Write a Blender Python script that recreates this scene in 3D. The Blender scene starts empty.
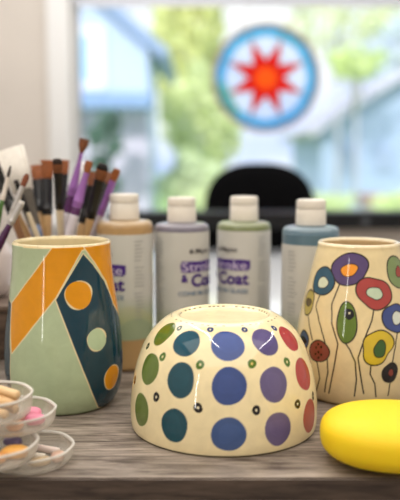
import bpy, bmesh, math, random
import numpy as np
from mathutils import Vector, Matrix, Euler

random.seed(7)
rng = np.random.default_rng(11)
COL = bpy.context.scene.collection
PI = math.pi
T0 = 0.75                      # height of the table top
F = 750.0                      # focal length in pixels (400 px wide frame)
CAMZ = T0 + 0.24
PITCH = math.atan(90 / F)
CP, SP = math.cos(PITCH), math.sin(PITCH)

# ---------------------------------------------------------------- geometry helpers
def ray(px, py):
    u = -(py - 250) / F
    return Vector(((px - 200) / F, CP + u * SP, -SP + u * CP))
def at(px, py, Y):             # point seen at px,py at distance Y from the camera
    d = ray(px, py); t = Y / d.y
    return Vector((d.x * t, Y, CAMZ + d.z * t))
def onz(px, py, z):            # point seen at px,py at height z
    d = ray(px, py); t = (z - CAMZ) / d.z
    return Vector((d.x * t, d.y * t, z))
def lin(c):
    return tuple(((v / 255) / 12.92 if v / 255 <= 0.04045 else ((v / 255 + 0.055) / 1.055) ** 2.4) for v in c[:3])

def link(name, me, mat=None, parent=None, smooth=False):
    o = bpy.data.objects.new(name, me)
    COL.objects.link(o)
    if mat is not None:
        if isinstance(mat, (list, tuple)):
            for m in mat: me.materials.append(m)
        else:
            me.materials.append(mat)
    if smooth:
        me.polygons.foreach_set('use_smooth', [True] * len(me.polygons))
    if parent is not None: o.parent = parent
    return o
def tag(o, label=None, cat=None, group=None, kind=None):
    if label: o['label'] = label
    if cat: o['category'] = cat
    if group: o['group'] = group
    if kind: o['kind'] = kind
    return o
def thing(name, label, cat, loc=(0, 0, 0), group=None, rot=(0, 0, 0)):
    o = bpy.data.objects.new(name, None); COL.objects.link(o)
    o.empty_display_size = 0.02
    o.location = loc; o.rotation_euler = rot
    return tag(o, label, cat, group)

class MB:
    """collects shapes into one mesh"""
    def __init__(s): s.v = []; s.f = []; s.mi = []
    def add(s, vs, fs, mi=0):
        b = len(s.v); s.v += [tuple(v) for v in vs]
        s.f += [tuple(i + b for i in f) for f in fs]; s.mi += [mi] * len(fs)
    def box(s, c, size, R=None, mi=0, bev=0.0):
        bm = bmesh.new(); bmesh.ops.create_cube(bm, size=1)
        for v in bm.verts: v.co = Vector((v.co.x * size[0], v.co.y * size[1], v.co.z * size[2]))
        if bev > 0: bmesh.ops.bevel(bm, geom=bm.edges[:], offset=bev, segments=3, profile=0.5, affect='EDGES')
        bm.verts.index_update()
        vs = [(R @ v.co if R else v.co) + Vector(c) for v in bm.verts]
        s.add(vs, [[v.index for v in f.verts] for f in bm.faces], mi); bm.free()
    def tube(s, pts, rad, n=12, cap=True, flat=1.0, side=None, mi=0):
        """sweep along pts with a radius per point; flat squashes across `side`"""
        pts = [Vector(p) for p in pts]
        if not hasattr(rad, '__len__'): rad = [rad] * len(pts)
        if not hasattr(flat, '__len__'): flat = [flat] * len(pts)
        vs = []; fs = []; up = side
        for i, p in enumerate(pts):
            a = pts[max(i - 1, 0)]; b = pts[min(i + 1, len(pts) - 1)]
            t = (b - a).normalized()
            if up is None: up = Vector((0, 0, 1)) if abs(t.z) < .9 else Vector((1, 0, 0))
            x = (up - t * up.dot(t)).normalized(); y = t.cross(x)
            up = x
            for k in range(n):
                an = 2 * PI * k / n
                vs.append(p + x * math.cos(an) * rad[i] + y * math.sin(an) * rad[i] * flat[i])
        for i in range(len(pts) - 1):
            for k in range(n):
                fs.append((i * n + k, i * n + (k + 1) % n, (i + 1) * n + (k + 1) % n, (i + 1) * n + k))
        if cap:
            fs.append(tuple(reversed(range(n)))); fs.append(tuple((len(pts) - 1) * n + k for k in range(n)))
        s.add(vs, fs, mi)
    def lathe(s, prof, n=48, c=(0, 0, 0), mi=0, wob=None):
        vs = []; fs = []; m = len(prof)
        for (r, z) in prof:
            for k in range(n):
                an = 2 * PI * k / n
                rr = r * (wob(an) if wob else 1)
                vs.append((c[0] + rr * math.cos(an), c[1] + rr * math.sin(an), c[2] + z))
        for i in range(m - 1):
            for k in range(n):
                fs.append((i * n + k, i * n + (k + 1) % n, (i + 1) * n + (k + 1) % n, (i + 1) * n + k))
        s.add(vs, fs, mi)
    def build(s, name, mat, parent=None, smooth=False, angle=None):
        me = bpy.data.meshes.new(name); me.from_pydata(s.v, [], s.f); me.update()
        bm = bmesh.new(); bm.from_mesh(me); bmesh.ops.remove_doubles(bm, verts=bm.verts, dist=1e-7)
        bmesh.ops.recalc_face_normals(bm, faces=bm.faces)
        bm.to_mesh(me); bm.free()
        if len(me.polygons) == len(s.mi): me.polygons.foreach_set('material_index', s.mi)
        o = link(name, me, mat, parent, smooth or angle is not None)
        if angle is not None: me.set_sharp_from_angle(angle=math.radians(angle))
        return o

def resample(ctrl, step):
    """smooth Catmull-Rom curve through (r, z) control points, even spacing"""
    P = [np.array(c, float) for c in ctrl]; out = []
    for i in range(len(P) - 1):
        p0 = P[i - 1] if i > 0 else 2 * P[0] - P[1]
        p1, p2 = P[i], P[i + 1]
        p3 = P[i + 2] if i + 2 < len(P) else 2 * P[-1] - P[-2]
        n = max(2, int(np.linalg.norm(p2 - p1) / step) + 1)
        for k in range(n):
            t = k / n
            out.append(.5 * ((2 * p1) + (-p0 + p2) * t + (2 * p0 - 5 * p1 + 4 * p2 - p3) * t * t + (-p0 + 3 * p1 - 3 * p2 + p3) * t ** 3))
    out.append(P[-1])
    return np.array(out)

def revolve(prof, n):
    m = len(prof); an = np.arange(n) * 2 * PI / n
    V = np.empty((m, n, 3))
    V[..., 0] = prof[:, 0:1] * np.cos(an); V[..., 1] = prof[:, 0:1] * np.sin(an); V[..., 2] = prof[:, 1:2]
    i = np.arange(m - 1)[:, None] * n; k = np.arange(n)[None, :]; k2 = (k + 1) % n
    Fq = np.stack([i + k, i + k2, i + n + k2, i + n + k], -1).reshape(-1, 4)
    return V.reshape(-1, 3), Fq
def painted(name, V, Fq, C, loc, mat):
    me = bpy.data.meshes.new(name)
    me.vertices.add(len(V)); me.vertices.foreach_set('co', V.astype(np.float32).ravel())
    me.loops.add(len(Fq) * 4); me.loops.foreach_set('vertex_index', Fq.astype(np.int32).ravel())
    me.polygons.add(len(Fq)); me.polygons.foreach_set('loop_start', np.arange(len(Fq), dtype=np.int32) * 4)
    me.update(calc_edges=True); me.validate()
    a = me.color_attributes.new('paint', 'FLOAT_COLOR', 'POINT')
    a.data.foreach_set('color', np.concatenate([C, np.ones((len(C), 1))], 1).astype(np.float32).ravel())
    o = link(name, me, mat, None, True); o.location = loc
    return o

# ---------------------------------------------------------------- materials
def newmat(name):
    m = bpy.data.materials.new(name); m.use_nodes = True
    nt = m.node_tree; return m, nt, nt.nodes['Principled BSDF']
def setin(b, k, v):
    if k in b.inputs: b.inputs[k].default_value = v
def mat(name, rgb, rough=.5, metal=0, spec=.5, coat=0, var=0, scale=20, bump=0, sss=0, emit=0, stretch=(1, 1, 1)):
    m, nt, b = newmat(name); c = lin(rgb)
    b.inputs['Base Color'].default_value = (*c, 1); b.inputs['Roughness'].default_value = rough
    b.inputs['Metallic'].default_value = metal; setin(b, 'Specular IOR Level', spec); setin(b, 'Coat Weight', coat)
    if sss: setin(b, 'Subsurface Weight', sss); setin(b, 'Subsurface Scale', .01)
    if emit: b.inputs['Emission Color'].default_value = (*c, 1); b.inputs['Emission Strength'].default_value = emit
    if var or bump:
        tc = nt.nodes.new('ShaderNodeTexCoord'); mp = nt.nodes.new('ShaderNodeMapping'); mp.inputs['Scale'].default_value = stretch
        nz = nt.nodes.new('ShaderNodeTexNoise'); nz.inputs['Scale'].default_value = scale; nz.inputs['Detail'].default_value = 4
        nt.links.new(tc.outputs['Object'], mp.inputs[0]); nt.links.new(mp.outputs[0], nz.inputs['Vector'])
        if var:
            mx = nt.nodes.new('ShaderNodeMixRGB'); mx.inputs[1].default_value = (*[x * (1 - var) for x in c], 1)
            mx.inputs[2].default_value = (*[min(1, x * (1 + var)) for x in c], 1)
            rp = nt.nodes.new('ShaderNodeValToRGB'); rp.color_ramp.elements[0].position = .35; rp.color_ramp.elements[1].position = .65
            nt.links.new(nz.outputs[0], rp.inputs[0]); nt.links.new(rp.outputs[0], mx.inputs[0]); nt.links.new(mx.outputs[0], b.inputs['Base Color'])
        if bump:
            bp = nt.nodes.new('ShaderNodeBump'); bp.inputs['Strength'].default_value = bump; bp.inputs['Distance'].default_value = .002
            nt.links.new(nz.outputs[0], bp.inputs['Height']); nt.links.new(bp.outputs[0], b.inputs['Normal'])
    return m
def paintmat(name, rough=.12, coat=.6, var=.1, scale=90, sss=0):
    """colour attribute 'paint' under a glaze, with brushy variation"""
    m, nt, b = newmat(name)
    at_ = nt.nodes.new('ShaderNodeVertexColor'); at_.layer_name = 'paint'
    tc = nt.nodes.new('ShaderNodeTexCoord'); nz = nt.nodes.new('ShaderNodeTexNoise')
    nz.inputs['Scale'].default_value = scale; nz.inputs['Detail'].default_value = 5; nz.inputs['Distortion'].default_value = .6
    mr = nt.nodes.new('ShaderNodeMapRange'); mr.inputs['From Min'].default_value = .3; mr.inputs['From Max'].default_value = .7
    mr.inputs['To Min'].default_value = 1 - var; mr.inputs['To Max'].default_value = 1 + var
    mx = nt.nodes.new('ShaderNodeVectorMath'); mx.operation = 'SCALE'
    nt.links.new(tc.outputs['Object'], nz.inputs['Vector']); nt.links.new(nz.outputs[0], mr.inputs['Value'])
    nt.links.new(at_.outputs['Color'], mx.inputs[0]); nt.links.new(mr.outputs[0], mx.inputs['Scale'])
    nt.links.new(mx.outputs[0], b.inputs['Base Color'])
    b.inputs['Roughness'].default_value = rough; setin(b, 'Coat Weight', coat); setin(b, 'Coat Roughness', .04)
    nb = nt.nodes.new('ShaderNodeTexNoise'); nb.inputs['Scale'].default_value = 28; nb.inputs['Detail'].default_value = 1
    bp = nt.nodes.new('ShaderNodeBump'); bp.inputs['Strength'].default_value = .25; bp.inputs['Distance'].default_value = .0015
    nt.links.new(tc.outputs['Object'], nb.inputs['Vector']); nt.links.new(nb.outputs[0], bp.inputs['Height']); nt.links.new(bp.outputs[0], b.inputs['Normal'])
    if 'Coat Normal' in b.inputs: nt.links.new(bp.outputs[0], b.inputs['Coat Normal'])
    return m
def clearmat(name, tint=(235, 235, 230), opaque=.3, rough=.15):
    m, nt, b = newmat(name); out = nt.nodes['Material Output']
    b.inputs['Base Color'].default_value = (*lin(tint), 1); b.inputs['Roughness'].default_value = rough
    tr = nt.nodes.new('ShaderNodeBsdfTransparent'); tr.inputs[0].default_value = (.96, .96, .95, 1)
    fr = nt.nodes.new('ShaderNodeLayerWeight'); fr.inputs[0].default_value = .35
    mr = nt.nodes.new('ShaderNodeMapRange'); mr.inputs['To Min'].default_value = opaque; mr.inputs['To Max'].default_value = min(1, opaque + .5)
    mx = nt.nodes.new('ShaderNodeMixShader')
    nt.links.new(fr.outputs['Facing'], mr.inputs['Value']); nt.links.new(mr.outputs[0], mx.inputs[0])
    nt.links.new(tr.outputs[0], mx.inputs[1]); nt.links.new(b.outputs[0], mx.inputs[2]); nt.links.new(mx.outputs[0], out.inputs[0])
    return m
def stained(name, rgb, mixd=.25):
    """coloured see-through glass lit from behind"""
    m, nt, b = newmat(name); out = nt.nodes['Material Output']; c = lin(rgb)
    tr = nt.nodes.new('ShaderNodeBsdfTransparent'); tr.inputs[0].default_value = (*c, 1)
    tl = nt.nodes.new('ShaderNodeBsdfTranslucent'); tl.inputs[0].default_value = (*c, 1)
    gl = nt.nodes.new('ShaderNodeBsdfGlossy'); gl.inputs['Roughness'].default_value = .2
    m1 = nt.nodes.new('ShaderNodeMixShader'); m1.inputs[0].default_value = mixd
    m2 = nt.nodes.new('ShaderNodeMixShader'); m2.inputs[0].default_value = .03
    nt.links.new(tr.outputs[0], m1.inputs[1]); nt.links.new(tl.outputs[0], m1.inputs[2])
    nt.links.new(m1.outputs[0], m2.inputs[1]); nt.links.new(gl.outputs[0], m2.inputs[2]); nt.links.new(m2.outputs[0], out.inputs[0])
    return m
def woodmat(name, dark, light, sc=1.0, rough=.45):
    m, nt, b = newmat(name)
    tc = nt.nodes.new('ShaderNodeTexCoord')
    mp = nt.nodes.new('ShaderNodeMapping'); mp.inputs['Scale'].default_value = (16 * sc, 170 * sc, 170 * sc)
    nz = nt.nodes.new('ShaderNodeTexNoise'); nz.inputs['Scale'].default_value = 1.6; nz.inputs['Detail'].default_value = 9; nz.inputs['Roughness'].default_value = .68
    nz.inputs['Distortion'].default_value = .5
    mp2 = nt.nodes.new('ShaderNodeMapping'); mp2.inputs['Scale'].default_value = (5 * sc, 34 * sc, 34 * sc)
    n2 = nt.nodes.new('ShaderNodeTexNoise'); n2.inputs['Scale'].default_value = 1.3; n2.inputs['Detail'].default_value = 3; n2.inputs['Distortion'].default_value = 1.5
    ad = nt.nodes.new('ShaderNodeMath'); ad.operation = 'MULTIPLY_ADD'; ad.inputs[1].default_value = .6
    rp = nt.nodes.new('ShaderNodeValToRGB'); e = rp.color_ramp.elements
    e[0].position = .62; e[0].color = (*lin(dark), 1); e[1].position = 1.0; e[1].color = (*lin(light), 1)
    ml = nt.nodes.new('ShaderNodeMath'); ml.operation = 'MULTIPLY'; ml.inputs[1].default_value = 1.0
    nt.links.new(tc.outputs['Object'], mp.inputs[0]); nt.links.new(mp.outputs[0], nz.inputs['Vector'])
    nt.links.new(tc.outputs['Object'], mp2.inputs[0]); nt.links.new(mp2.outputs[0], n2.inputs['Vector'])
    nt.links.new(n2.outputs[0], ad.inputs[0]); nt.links.new(nz.outputs[0], ad.inputs[2])
    nt.links.new(ad.outputs[0], rp.inputs[0]); nt.links.new(rp.outputs[0], b.inputs['Base Color'])
    b.inputs['Roughness'].default_value = rough
    bp = nt.nodes.new('ShaderNodeBump'); bp.inputs['Strength'].default_value = .25; bp.inputs['Distance'].default_value = .0006
    nt.links.new(nz.outputs[0], bp.inputs['Height']); nt.links.new(bp.outputs[0], b.inputs['Normal'])
    return m

M_ceramic = paintmat('glazed_ceramic', rough=.07, coat=.15, var=.05)
M_wood = woodmat('grey_wood', (78, 67, 60), (176, 163, 151))
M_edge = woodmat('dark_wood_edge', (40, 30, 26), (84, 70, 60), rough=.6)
M_white = mat('white_plastic', (226, 222, 214), .35, bump=.05)
M_black = mat('black_plastic', (4, 4, 6), .45, spec=.25)
M_wall = mat('painted_wall', (206, 199, 192), .9, var=.03, scale=3)
M_trim = mat('white_trim', (226, 227, 228), .6)

# ---------------------------------------------------------------- painting on surfaces of revolution
class Surf:
    def __init__(s, cx, cy, outer):      # outer: (r, z) resampled outer profile, z rising or falling
        s.cx, s.cy = cx, cy
        o = np.argsort(outer[:, 1]); s.z = outer[o, 1]; s.r = outer[o, 0]
    def hit(s, px, py):
        d = ray(px, py); best = None; prev = None
        for t in np.arange(.45, 1.1, .0008):
            x, y, z = d.x * t - s.cx, d.y * t - s.cy, CAMZ + d.z * t - T0
            rad = math.hypot(x, y)
            if z < s.z[0] or z > s.z[-1]: R = 1e-6
            else: R = float(np.interp(z, s.z, s.r))
            g = rad - R
            if g <= 0: break
            if best is None or g < best[0]: best = (g, x, y, z)
        else:
            g, x, y, z = best
        z = min(max(z, s.z[0]), s.z[-1]); R = float(np.interp(z, s.z, s.r)); rad = math.hypot(x, y) or 1
        return np.array((x / rad * R, y / rad * R, z))
    def frame(s, P):
        th = math.atan2(P[1], P[0]); dz = .002
        r1 = np.interp(P[2] - dz, s.z, s.r); r2 = np.interp(P[2] + dz, s.z, s.r)
        e = np.array((-math.sin(th), math.cos(th), 0.))
        u = np.array(((r2 - r1) * math.cos(th), (r2 - r1) * math.sin(th), 2 * dz)); u /= np.linalg.norm(u)
        return e, u                       # rightwards seen from outside, upwards
def seg_dist(V, A, B):
    d = B - A; L = max(float(d @ d), 1e-12)
    t = np.clip(((V - A) @ d) / L, 0, 1)
    return np.linalg.norm(V - A - t[:, None] * d, axis=1)
def blend(C, w, rgb):
    w = np.clip(w, 0, 1)[:, None]; C[:] = C * (1 - w) + np.array(lin(rgb)) * w
EDGE = .0005
def blob(C, V, c, e, u, rx, ry, rgb, wob=.04, ph=0., tilt=0.):
    D = V - c; far = np.einsum('ij,ij->i', D, D) < (3 * max(rx, ry)) ** 2
    n = np.cross(e, u); x = D @ e; y = D @ u; k = np.abs(D @ n) < max(rx, ry) * 1.2
    ct, st = math.cos(tilt), math.sin(tilt); x, y = x * ct + y * st, -x * st + y * ct
    an = np.arctan2(y / ry, x / rx); q = 1 + wob * np.sin(2 * an + ph) + wob * .7 * np.sin(3 * an + ph * 2.3) + wob * .3 * np.sin(5 * an + ph)
    rr = np.sqrt((x / rx) ** 2 + (y / ry) ** 2) / q
    w = (1 - rr) * min(rx, ry) / EDGE + .5
    blend(C, np.where(far & k, w, 0), rgb)
def rotz(P, a):
    P = np.asarray(P, float); c, s_ = math.cos(a), math.sin(a)
    return np.stack([P[..., 0] * c - P[..., 1] * s_, P[..., 0] * s_ + P[..., 1] * c, P[..., 2]], -1)

# ================================================================ SETTING
def slab(name, c, size, m, kind='structure', parent=None):
    b = MB(); b.box(c, size); o = b.build(name, m, parent)
    if kind and parent is None: o['kind'] = kind
    return o
WY = 3.0                                  # window wall
XL, XR, YB, ZC = -1.7, 1.9, -1.9, 2.5
wx0 = at(74, 200, WY).x; wx1 = 1.35
wz0 = at(200, 218, WY).z; wz1 = at(300, -40, WY).z
M_floor = mat('floor_vinyl', (150, 140, 130), .5, var=.08, scale=4)
slab('floor', ((XL + XR) / 2, (WY + YB) / 2, -.05), (XR - XL + .2, WY - YB + .2, .1), M_floor)
slab('ceiling', ((XL + XR) / 2, (WY + YB) / 2, ZC + .05), (XR - XL + .2, WY - YB + .2, .1), mat('ceiling_paint', (235, 233, 228), .9))
slab('wall_left', (XL - .05, (WY + YB) / 2, ZC / 2), (.1, WY - YB, ZC), M_wall)
slab('wall_right', (XR + .05, (WY + YB) / 2, ZC / 2), (.1, WY - YB, ZC), M_wall)
slab('wall_front', ((XL + XR) / 2, YB - .05, ZC / 2), (XR - XL, .1, ZC), M_wall)
b = MB()
th = .14; yc = WY + th / 2
b.box(((XL + wx0) / 2, yc, ZC / 2), (wx0 - XL, th, ZC)); b.box(((XR + wx1) / 2, yc, ZC / 2), (XR - wx1, th, ZC))
b.box(((wx0 + wx1) / 2, yc, wz0 / 2), (wx1 - wx0, th, wz0)); b.box(((wx0 + wx1) / 2, yc, (ZC + wz1) / 2), (wx1 - wx0, th, ZC - wz1))
o = b.build('wall_back', M_wall); o['kind'] = 'structure'
# window: casing, sash frame, sill, pane
win = thing('window_1', None, None, ((wx0 + wx1) / 2, WY, wz0)); win['kind'] = 'structure'
def wpart(name, boxes, m):
    b = MB()
    for c, sz in boxes: b.box((c[0] - win.location.x, c[1] - win.location.y, c[2] - win.location.z), sz, bev=.003)
    return b.build(name, m, win, angle=30)
zc = (wz0 + wz1) / 2; hh = wz1 - wz0; cw = .09
wpart('window_casing', [((wx0 - cw / 2, WY - .012, zc), (cw, .024, hh + .2)), ((wx1 + cw / 2, WY - .012, zc), (cw, .024, hh + .2)),
      (((wx0 + wx1) / 2, WY - .012, wz1 + cw / 2), (wx1 - wx0, .024, cw))], M_trim)
fw = .022
wpart('window_frame', [((wx0 + fw / 2, WY + .07, zc), (fw, .05, hh)), ((wx1 - fw / 2, WY + .07, zc), (fw, .05, hh)),
      (((wx0 + wx1) / 2, WY + .07, wz1 - fw / 2), (wx1 - wx0 - 2 * fw, .05, fw)), (((wx0 + wx1) / 2, WY + .07, wz0 + fw / 2), (wx1 - wx0 - 2 * fw, .05, fw))], M_trim)
wpart('window_sill', [(((wx0 + wx1) / 2, WY - .02, wz0 - .015), (wx1 - wx0 + .2, .1, .03))], M_trim)
wpart('window_pane', [(((wx0 + wx1) / 2, WY + .075, zc), (wx1 - wx0 - 2 * fw, .006, hh - 2 * fw))], clearmat('window_glass', (200, 215, 235), .03, .02))

t = thing('roller_blind', 'rolled-up grey blind at the top of the window', 'blind', ((wx0 + wx1) / 2, WY + .03, wz1))
bz = at(300, 7, WY + .03).z - wz1; bw = wx1 - wx0 - .02
b = MB(); b.box((0, .0, bz / 2 + .006), (bw, .003, -bz - .012)); b.build('fabric', mat('blind_fabric', (196, 200, 214), .8), t)
b = MB(); b.box((0, .0, bz + .006), (bw, .012, .012), bev=.003); b.build('bottom_bar', M_trim, t, angle=30)
b = MB(); b.tube([(-bw / 2, .0, -.024), (bw / 2, .0, -.024)], .022, 24); b.build('roll', mat('blind_roll', (200, 204, 214), .8), t, angle=40)

# ================================================================ WORK TABLE
def table(name, label, x0, x1, y0, y1, zt, thick, m, medge, leg_m, cat='table'):
    t = thing(name, label, cat, ((x0 + x1) / 2, (y0 + y1) / 2, 0))
    hx, hy = (x1 - x0) / 2, (y1 - y0) / 2
    bm = bmesh.new(); bmesh.ops.create_cube(bm, size=1)
    for v in bm.verts: v.co = Vector((v.co.x * 2 * hx, v.co.y * 2 * hy, v.co.z * thick + zt - thick / 2))
    bmesh.ops.bevel(bm, geom=[e for e in bm.edges], offset=.0012, segments=2, affect='EDGES')
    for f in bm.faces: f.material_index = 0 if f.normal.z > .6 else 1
    me = bpy.data.meshes.new('tabletop'); bm.to_mesh(me); bm.free()
    link('tabletop', me, [m, medge], t)
    for sx in (-1, 1):
        for sy in (-1, 1):
            b = MB(); b.box((sx * (hx - .05), sy * (hy - .05), (zt - thick) / 2), (.05, .05, zt - thick), bev=.004)
            b.build('leg', leg_m, t, angle=30)
    return t
table('work_table', 'grey wood grain work table carrying the pottery and glaze bottles', -.75, .75, .545, 1.03, T0, .0185, M_wood, M_edge, M_black)
M_gloss = mat('glossy_white_laminate', (236, 240, 246), .12, coat=.5)
table('white_desk', 'glossy white desk behind the glaze bottles catching the window light', -.9, 1.1, 1.045, 2.02, T0, .025, M_gloss, M_gloss, M_white, 'desk')
# black riser shelf at the back of the white desk
t = thing('riser_shelf', 'long black riser shelf along the back of the white desk', 'shelf', (.3, 1.95, T0))
zt_ = at(300, 213, 1.9).z - T0; zb_ = at(300, 229, 1.9).z - T0
x0 = at(108, 220, 1.95).x - .3; x1 = .95 - .3
b = MB(); b.box(((x0 + x1) / 2, 0, (zt_ + zb_) / 2), (x1 - x0, .11, zt_ - zb_), bev=.004); b.build('board', M_black, t, angle=30)
for x in (x0 + .01, x1 - .02):
    b = MB(); b.box((x, 0, zb_ / 2 + .0005), (.015, .1, zb_ - .001), bev=.002); b.build('support', M_black, t, angle=30)
b = MB(); kx = at(366, 221, 1.89).x - .3
b.lathe([(0, 0), (.009, 0), (.010, .002), (.010, .004), (0, .005)], 24)
k = b.build('knob', mat('grey_knob', (60, 62, 66), .4), t, angle=30); k.rotation_euler = (PI / 2, 0, 0); k.location = (kx, -.0551, (zt_ + zb_) / 2)

# ================================================================ CHAIR behind the desk
ch = thing('office_chair', 'black office chair with rounded back behind the white desk', 'chair', (at(260, 200, 2.42).x, 2.46, 0))
M_cush = mat('black_fabric', (4, 4, 6), .9, spec=.1, bump=.2, scale=300)
zt = at(260, 163, 2.42).z; hw = .5 * 112 / 750 * 2.44
bm = bmesh.new(); bmesh.ops.create_uvsphere(bm, u_segments=40, v_segments=24, radius=1)
for v in bm.verts:
    x, y, z = v.co
    s3 = lambda a, p: math.copysign(abs(a) ** p, a)
    v.co = Vector((s3(x, .75) * hw, s3(y, .9) * .035 + .04 * x * x * -1, zt - .19 + s3(z, .72) * .19))
me = bpy.data.meshes.new('backrest'); bm.to_mesh(me); bm.free(); link('backrest', me, M_cush, ch, True)
b = MB(); b.box((0, -.26, .47), (.46, .44, .08), bev=.035); b.build('seat', M_cush, ch, angle=60)
b = MB(); b.tube([(0, .03, zt - .3), (0, .06, .62), (0, 0, .5), (0, -.2, .42)], .018); b.build('back_support', M_black, ch, smooth=True)
b = MB(); b.tube([(0, -.26, .44), (0, -.26, .12)], .026, 20); b.build('gas_column', M_black, ch, angle=40)
for k in range(5):
    a = 2 * PI * k / 5 + .3; p = Vector((math.cos(a) * .27, -.26 + math.sin(a) * .27, .075))
    b = MB(); b.tube([(0, -.26, .12), p], [.024, .014]); l = b.build('leg', M_black, ch, angle=40)
    b = MB(); b.tube([p + Vector((-.012, 0, -.045)), p + Vector((.012, 0, -.045))], .03, 20); b.tube([p, p + Vector((0, 0, -.04))], .006); b.build('caster', M_black, l, angle=40)

# ================================================================ GREEN / ORANGE VASE (left)
def vase_profile(pts, wall, foot_r):
    outer = resample(pts, .0007)
    H = pts[-1][1]; rt = pts[-1][0]
    lip = [(rt - .0004, H + .0012), (rt - wall / 2, H + .002), (rt - wall + .0004, H + .0012)]
    inner_ctrl = [(rt - wall, H)] + [(p[0] - wall, max(p[1], wall)) for p in reversed(pts[:-1]) if p[1] > wall * 1.5] + [(foot_r - wall, wall), (.001, wall)]
    inner = resample(inner_ctrl, .0016)
    base = np.array([(.001, .0), (foot_r * .6, .0)])
    full = np.concatenate([base, outer, resample([tuple(outer[-1])] + lip + [inner_ctrl[0]], .0008), inner])
    return outer, full, len(base) + len(outer)

VC = at(62, 250, .730)
pts = [(.0445, 0), (.0495, .004), (.0550, .016), (.0578, .034), (.0580, .050), (.0567, .072), (.0541, .092), (.0514, .112), (.0490, .132), (.0477, .150), (.0475, .160)]
outer, full, nout = vase_profile(pts, .0034, .0445)
S = Surf(VC.x, VC.y, outer)
V, Fq = revolve(full, 640)
C = np.tile(np.array(lin((172, 188, 152))), (len(V), 1))
ang = np.arctan2(V[:, 1], V[:, 0]); a_ref = -PI / 2 - math.atan2(VC.x, VC.y) * 0
TH = (ang + PI / 2 + PI) % (2 * PI) - PI                 # 0 facing front, + to the right
def tz(px, py):
    P = S.hit(px, py); return (math.atan2(P[1], P[0]) + PI / 2 + PI) % (2 * PI) - PI, P[2]
def poly(pxs, extra=()):
    out = []
    for i in range(len(pxs) - 1):
        (x0, y0), (x1, y1) = pxs[i], pxs[i + 1]
        for k in range(14): out.append(tz(x0 + (x1 - x0) * k / 14, y0 + (y1 - y0) * k / 14))
    out.append(tz(*pxs[-1])); return out + list(extra)
def fill_poly(C, TH, Z, P, rgb, line=(226, 212, 168), lw=.0011, sc=.053):
    P = np.array(P); x, z = TH * sc, Z; X, Zp = P[:, 0] * sc, P[:, 1]
    inside = np.zeros(len(x), bool); dm = np.full(len(x), 9.)
    n = len(P)
    for i in range(n):
        x0, z0, x1, z1 = X[i], Zp[i], X[(i + 1) % n], Zp[(i + 1) % n]
        c = ((z0 > z) != (z1 > z)) & (x < (x1 - x0) * (z - z0) / ((z1 - z0) or 1e-12) + x0); inside ^= c
        dx, dz = x1 - x0, z1 - z0; L = dx * dx + dz * dz or 1e-12
        t = np.clip(((x - x0) * dx + (z - z0) * dz) / L, 0, 1)
        dm = np.minimum(dm, np.hypot(x - x0 - t * dx, z - z0 - t * dz))
    sd = np.where(inside, dm, -dm)
    blend(C, sd / EDGE + .5 + lw / EDGE, line); blend(C, sd / EDGE + .5, rgb)
ORG, TEAL = (216, 143, 2), (12, 54, 70)
Htop = pts[-1][1] + .004
Z = V[:, 2]
# left dark diamond running round the left side
fill_poly(C, TH, Z, [(tz(10.5, 312)[0], tz(10, 303)[1]), tz(10.2, 330), tz(10.2, 355), tz(10.2, 372), tz(11, 385), (tz(13, 395)[0], .010), (-1.15, .003), (-2.4, .004), (-2.75, .06), (-2.0, .12)], TEAL)
fill_poly(C, TH, Z, [(-3.3, .09), (-2.85, .075), (-2.1, .128), (-2.3, Htop), (-3.3, Htop)], ORG)
# orange band from rim down to the left
t1 = tz(56, 243); t2 = tz(81.5, 243)
fill_poly(C, TH, Z, [(t1[0], Htop)] + poly([(56, 243), (38, 268), (12, 303)]) + [tz(11, 320), tz(11, 340)] + poly([(12, 353), (56, 297), (81.5, 250)]) + [(t2[0], Htop)], ORG)
# teal diamond
rt_ = 1.62
fill_poly(C, TH, Z, poly([(83, 254), (70, 276), (56, 300), (76, 352), (98, 407)]) + [(1.05, .0015), (1.9, .0015), (2.15, .03), (1.75, .075), (1.45, .1)] + poly([(114.5, 305), (104, 281), (93, 265), (83, 254)])[1:-1], TEAL)
# second orange field
t3 = tz(84, 243)
fill_poly(C, TH, Z, [(t3[0], Htop)] + poly([(84, 247), (95, 263), (106, 281), (113, 303)]) + [(1.62, .085), (2.0, .11), (2.35, Htop)], ORG)
for (px, py, r, rgb, tl) in [(79, 295, .0128, ORG, 0), (97, 339.5, .0103, (176, 196, 160), 0), (112.3, 377, .0115, ORG, 0)]:
    P = S.hit(px, py); e, u = S.frame(P); blob(C, V, P, e, u, r + .0006, r + .0006, (226, 212, 168)); blob(C, V, P, e, u, r, r, rgb, .03, px)
for th_, z_, rgb in [(1.75, .045, (176, 196, 160)), (-1.75, .06, ORG), (-2.2, .04, (176, 196, 160)), (2.9, .12, TEAL)]:
    P = np.array((math.cos(th_ - PI / 2), math.sin(th_ - PI / 2), 0)) * np.interp(z_, S.z, S.r); P[2] = z_
    e, u = S.frame(P); blob(C, V, P, e, u, .011, .011, rgb)
ring = np.repeat(np.arange(len(full)), 640)
blend(C, (Z - (pts[-1][1] - .0002)) / .001, (206, 204, 166))
inn = ring >= nout
blend(C, np.where(inn, 1, 0), (222, 206, 164))
blend(C, np.where(inn & (Z > pts[-1][1] - .001), (np.sin(TH * 37) + np.sin(TH * 61 + 1) - .9) * .2, 0), (120, 140, 100))
o = painted('vase', V, Fq, C, (VC.x, VC.y, T0), M_ceramic)
tag(o, 'pale green glazed vase with orange bands and dark teal diamonds with dots', 'vase', 'hand-painted vases')

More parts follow.
